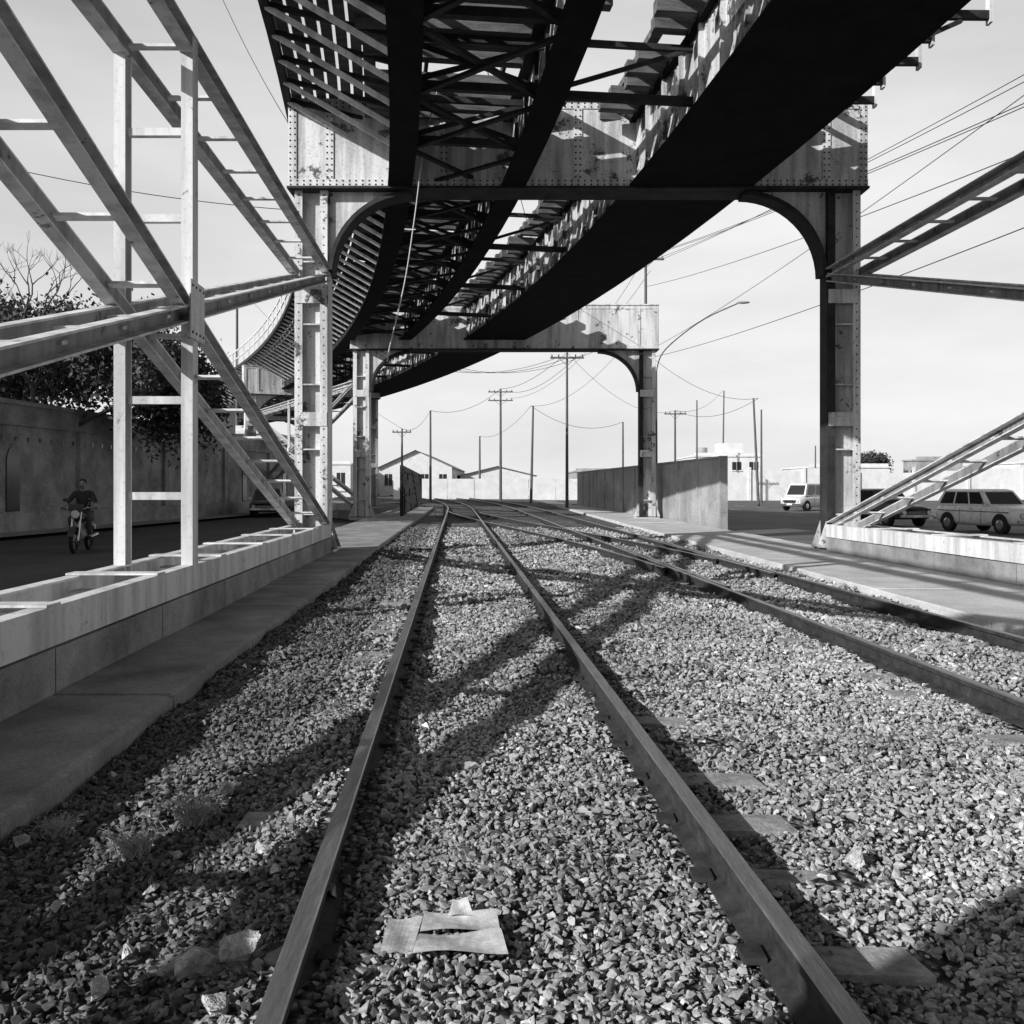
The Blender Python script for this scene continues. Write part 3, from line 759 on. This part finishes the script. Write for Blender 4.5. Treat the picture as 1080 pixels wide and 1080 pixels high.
# ------------------------------------------------------------------ cars
M_TYRE=mat_flat("tyre_rubber",.02,.8); M_CHROME=mat_flat("chrome",.6,.2,.9); M_GLASS=mat_flat("car_glass",.03,.08,spec=.8); M_LENS=mat_flat("lamp_lens",.7,.15)
def car(name,loc,rot,paint,L=4.1,Wd=1.56,roof=1.46,belt=.88,gx=(-1.95,.85),tx=(-1.75,.3),side=3):
    e=empty(name,loc,rot); mp=mat_flat(name+"_paint",paint,.3,.0,.6); mb=MB(); hw=Wd/2; hl=L/2
    st=[(-hl,hw*.80,.42,belt-.16),(-hl+.08,hw*.92,.34,belt-.05),(-hl+.45,hw,.28,belt),(-.6,hw,.25,belt+.01),(.7,hw,.25,belt+.0),(hl-.7,hw*.99,.27,belt-.04),(hl-.2,hw*.95,.3,belt-.10),(hl-.04,hw*.88,.34,belt-.16),(hl,hw*.8,.42,belt-.24)]
    rings=[]
    for x,w,zb,zt in st:
        half=[(w*.86,zb),(w*.98,zb+.1),(w,zb+.28),(w*.985,zt-.16),(w*.93,zt-.05),(w*.75,zt),(w*.4,zt+.025)]
        rings.append([(x,a,z) for a,z in half]+[(x,-a,z) for a,z in half[::-1]])
    n=len(rings[0]); vs=[p for r in rings for p in r]; fs=[]
    for j in range(len(rings)-1):
        for i in range(n): fs.append((j*n+i,j*n+(i+1)%n,(j+1)*n+(i+1)%n,(j+1)*n+i))
    fs+= [tuple(range(n))[::-1],tuple((len(rings)-1)*n+i for i in range(n))]
    mb.add(vs,fs,mp,True)
    for s in (-1,1): mb.beam((-hl+.3,s*(hw+.004),belt-.2),(hl-.35,s*(hw-.01),belt-.22),.012,.035,M_CHROME)
    bz=belt-.03; bw=hw*.93; tw=hw*.78
    B=[(gx[0],-bw),(gx[1],-bw),(gx[1],bw),(gx[0],bw)]; T_=[(tx[0],-tw),(tx[1],-tw),(tx[1],tw),(tx[0],tw)]
    rv=[Vector((a,b,bz)) for a,b in B]+[Vector((a,b,roof-.05)) for a,b in T_]+[Vector((a+(.15 if a<0 else -.15) ,b*.8,roof)) for a,b in T_]
    mb.add(rv,[(0,1,5,4),(1,2,6,5),(2,3,7,6),(3,0,4,7),(4,5,9,8),(5,6,10,9),(6,7,11,10),(7,4,8,11),(8,9,10,11)],mp)
    def win(i0,i1,i2,i3,u0,u1,v0=.12,v1=.9,m_=M_GLASS,off=.008):
        a,b,c,d=rv[i0],rv[i1],rv[i2],rv[i3]; nrm=(b-a).cross(d-a).normalized()
        f=lambda u,v:(a.lerp(b,u)).lerp(d.lerp(c,u),v)+nrm*off
        mb.add([f(u0,v0),f(u1,v0),f(u1,v1),f(u0,v1)],[(0,1,2,3)],m_)
    for (a,b,c,d) in ((0,1,5,4),(2,3,7,6)):
        for k in range(side):
            g0=.05+k*.9/side; win(a,b,c,d,g0+.012,g0+.9/side-.02)
    win(1,2,6,5,.07,.93); win(3,0,4,7,.1,.9,.2,.85)
    for x in (-hl*.62,hl*.64):
        for s in (-1,1):
            mb.cyl((x,s*(hw-.17),.3),(x,s*(hw-.005),.3),.3,.3,M_TYRE,22)
            pts=[(x+.37*math.cos(t*math.pi/12),s*(hw+.004),.3+.37*math.sin(t*math.pi/12)) for t in range(13)]+[(x-.3,s*(hw+.004),.26),(x+.3,s*(hw+.004),.26)]
            mb.add(pts,[tuple(range(15))],M_TYRE)
            mb.cyl((x,s*(hw+.006),.3),(x,s*(hw+.014),.3),.295,.285,M_TYRE,22); mb.cyl((x,s*(hw+.015),.3),(x,s*(hw+.03),.3),.17,.12,M_CHROME,16)
    mb.beam((hl+.03,-hw*.93,.42),(hl+.03,hw*.93,.42),.07,.1,M_CHROME); mb.beam((-hl-.03,-hw*.93,.44),(-hl-.03,hw*.93,.44),.07,.1,M_CHROME)
    mb.box(hl-.005,hl+.015,-hw*.52,hw*.52,.49,belt-.28,M_WIN)
    for k in range(3): mb.box(hl+.016,hl+.025,-hw*.52,hw*.52,.505+k*.035,.515+k*.035,M_CHROME)
    for s in (-1,1):
        mb.cyl((hl-.03,s*hw*.70,belt-.33),(hl+.035,s*hw*.70,belt-.33),.10,.095,M_CHROME,14); mb.cyl((hl+.036,s*hw*.70,belt-.33),(hl+.045,s*hw*.70,belt-.33),.08,.075,M_LENS,14)
        mb.box(-hl-.012,-hl+.02,s*hw*.72-.06,s*hw*.72+.06,.5,.68,M_LENS)
        mb.box(.62,.72,s*(hw+.06)-.06,s*(hw+.06)+.06,belt+.02,belt+.12,M_CHROME)
        mb.box(-.1,.02,s*(hw+.01)-.008,s*(hw+.01)+.008,belt-.13,belt-.11,M_CHROME)
        for xx in (-.62,.42): mb.box(xx-.004,xx+.004,s*(hw+.002)-.004,s*(hw+.002)+.004,.34,belt-.1,M_WIN)
    mb.box(hl+.066,hl+.072,-.2,.2,.37,.47,M_PAPER)
    mb.obj("body",e); return e
car("station_wagon_car",(16.2,32.0,-.05),math.radians(-77),.75,L=4.0,belt=.93,gx=(-1.9,.75),tx=(-1.6,.25))
car("sedan_car",(14.8,38,-.05),math.radians(-75),.04,L=4.2,gx=(-1.3,.85),tx=(-.85,.35),side=2)
car("parked_van",(19.0,61,-.05),math.radians(-140),.75,L=3.9,Wd=1.6,roof=1.75,belt=.95,gx=(-1.9,1.4),tx=(-1.85,1.0),side=3)
car("parked_car",(-12.6,49,-.05),math.radians(-80),.08,L=4.0,gx=(-1.3,.85),tx=(-.85,.35),side=2)
# ------------------------------------------------------------------ motorcycle + rider
MC=empty("motorcycle",(-10.25,22.6,-.05),math.radians(-80)); mb=MB(); MD=mat_flat("motorcycle_black_paint",.03,.3,spec=.6)
for x in (-.62,.68):
    R0=.29; n=24
    for i in range(n):
        a0=2*math.pi*i/n;a1=2*math.pi*(i+1)/n
        mb.cyl((x+R0*math.cos(a0)*.86,0,R0+R0*math.sin(a0)*.86),(x+R0*math.cos(a1)*.86,0,R0+R0*math.sin(a1)*.86),.05,.05,M_TYRE,8,False)
    for i in range(8):
        a0=2*math.pi*i/8; mb.cyl((x,0,R0),(x+.22*math.cos(a0),0,R0+.22*math.sin(a0)),.008,.008,M_CHROME,4,False)
    mb.cyl((x,-.06,R0),(x,.06,R0),.06,.06,M_CHROME,12)
for s in (-1,1):
    mb.cyl((.68,s*.085,.29),(.42,s*.085,.95),.025,.025,M_CHROME,8); mb.cyl((-.62,s*.09,.29),(-.4,s*.09,.66),.025,.025,M_CHROME,8)
    mb.tube([(.42,s*.08,.97),(.36,s*.2,1.05),(.28,s*.36,1.04)],.014,M_CHROME,6); mb.cyl((.30,s*.27,1.045),(.26,s*.40,1.035),.02,.02,M_TYRE,8)
    mb.tube([(.36,s*.2,1.05),(.36,s*.26,1.2)],.007,M_CHROME,5); mb.ball((.36,s*.28,1.24),.02,.06,.045,MD)
    mb.tube([(-.62,s*.1,.3),(-.1,s*.12,.3),(.15,s*.1,.38)],.022,M_DARK,6)
    mb.cyl((.05,s*.1,.32),(.05,s*.25,.32),.02,.02,M_TYRE,6); mb.tube([(-.1,s*.14,.33),(-.7,s*.16,.38)],[.035,.05],M_CHROME,8)
mb.ball((.1,0,.42),.22,.14,.16,M_WALLR); mb.cyl((.12,0,.5),(.17,0,.7),.09,.085,M_WALLR,12)
mb.ball((.12,0,.80),.30,.15,.13,MD); mb.ball((-.35,0,.78),.38,.14,.07,M_TYRE)
mb.tube([(.4,0,.9),(.1,0,.62),(-.2,0,.45),(-.4,0,.62),(.1,0,.70)],.025,M_DARK,6)
mb.cyl((.46,0,.9),(.58,0,.9),.08,.11,MD,14); mb.cyl((.581,0,.9),(.60,0,.9),.095,.08,M_LENS,14)
mb.box(-.92,-.88,-.09,.09,.5,.62,M_PAPER)
for x,rr in ((.68,.33),(-.62,.33)):
    pts=[(x+rr*math.cos(t),0,.29+rr*math.sin(t)) for t in [math.radians(q) for q in range(20,161,14)]]
    for a_,b2 in zip(pts[:-1],pts[1:]): mb.beam(a_,b2,.13,.015,MD,up=(Vector(a_)-Vector((x,0,.29))))
mb.box(.5,.515,-.17,.17,.98,1.14,M_GLASS)
mb.obj("bike",MC)
def skinned(name,verts,edges,radii,mat,parent,sub=2):
    me=bpy.data.meshes.new(name); me.from_pydata(verts,edges,[]); o=bpy.data.objects.new(name,me); COL.objects.link(o)
    sk=o.modifiers.new("s",'SKIN'); 
    for i,r in enumerate(radii):
        q=me.skin_vertices[0].data[i]; q.radius=(r,r) if not isinstance(r,tuple) else r; q.use_root=(i==0)
    ss=o.modifiers.new("u",'SUBSURF'); ss.levels=sub; ss.render_levels=sub
    me.materials.append(mat); o.parent=parent; return o
RD=empty("motorcycle_rider",(-10.25,22.6,-.05),math.radians(-80))
M_SH=mat_flat("rider_dark_shirt",.035,.9); M_TR=mat_flat("rider_trousers",.06,.9); M_SK=mat_flat("skin",.22,.6); M_HAIR=mat_flat("hair",.015,.8)
skinned("shirt",[(-.28,0,.86),(-.24,0,1.02),(-.17,0,1.2),(-.13,0,1.36),(-.11,0,1.45),(-.13,.19,1.38),(-.02,.30,1.2),(-.13,-.19,1.38),(-.02,-.30,1.2),(.08,.33,1.13),(.08,-.33,1.13)],
 [(0,1),(1,2),(2,3),(3,4),(3,5),(5,6),(3,7),(7,8),(6,9),(8,10)],[(.15,.12),(.145,.12),(.17,.12),(.15,.10),.06,.075,.055,.075,.055,.05,.05],M_SH,RD)
skinned("trousers",[(-.28,0,.84),(-.22,.11,.84),(.22,.2,.80),(.05,.19,.40),(-.22,-.11,.84),(.22,-.2,.80),(.05,-.19,.40)],[(0,1),(1,2),(2,3),(0,4),(4,5),(5,6)],[.13,.11,.075,.05,.11,.075,.05],M_TR,RD)
mb=MB()
for s in (-1,1):
    mb.tube([(.08,s*.33,1.13),(.2,s*.34,1.08),(.27,s*.335,1.06)],[.042,.034,.028],M_SK,10)
    mb.ball((.295,s*.335,1.055),.045,.045,.022,M_SK)
    for k in range(4): mb.tube([(.315,s*(.30+.022*k),1.06),(.335,s*(.30+.022*k),1.045),(.325,s*(.30+.022*k),1.018),(.30,s*(.30+.022*k),1.012)],.0095,M_SK,6)
    mb.tube([(.28,s*.30,1.05),(.29,s*.285,1.02),(.31,s*.29,1.01)],.011,M_SK,6)
    mb.ball((.11,s*.19,.345),.14,.05,.045,M_TYRE)
mb.cyl((-.11,0,1.42),(-.09,0,1.52),.055,.052,M_SK,12)
mb.ball((-.075,0,1.60),.098,.078,.12,M_SK,16,12); mb.ball((-.095,0,1.635),.10,.086,.105,M_HAIR,16,12)
mb.ball((.028,0,1.592),.018,.014,.02,M_SK); 
for s in (-1,1): mb.ball((.012,s*.03,1.61),.01,.014,.008,M_HAIR); mb.ball((-.08,s*.08,1.6),.02,.01,.03,M_SK)
mb.box(.008,.02,-.025,.025,1.548,1.555,M_HAIR)
mb.obj("head_and_hands",RD)
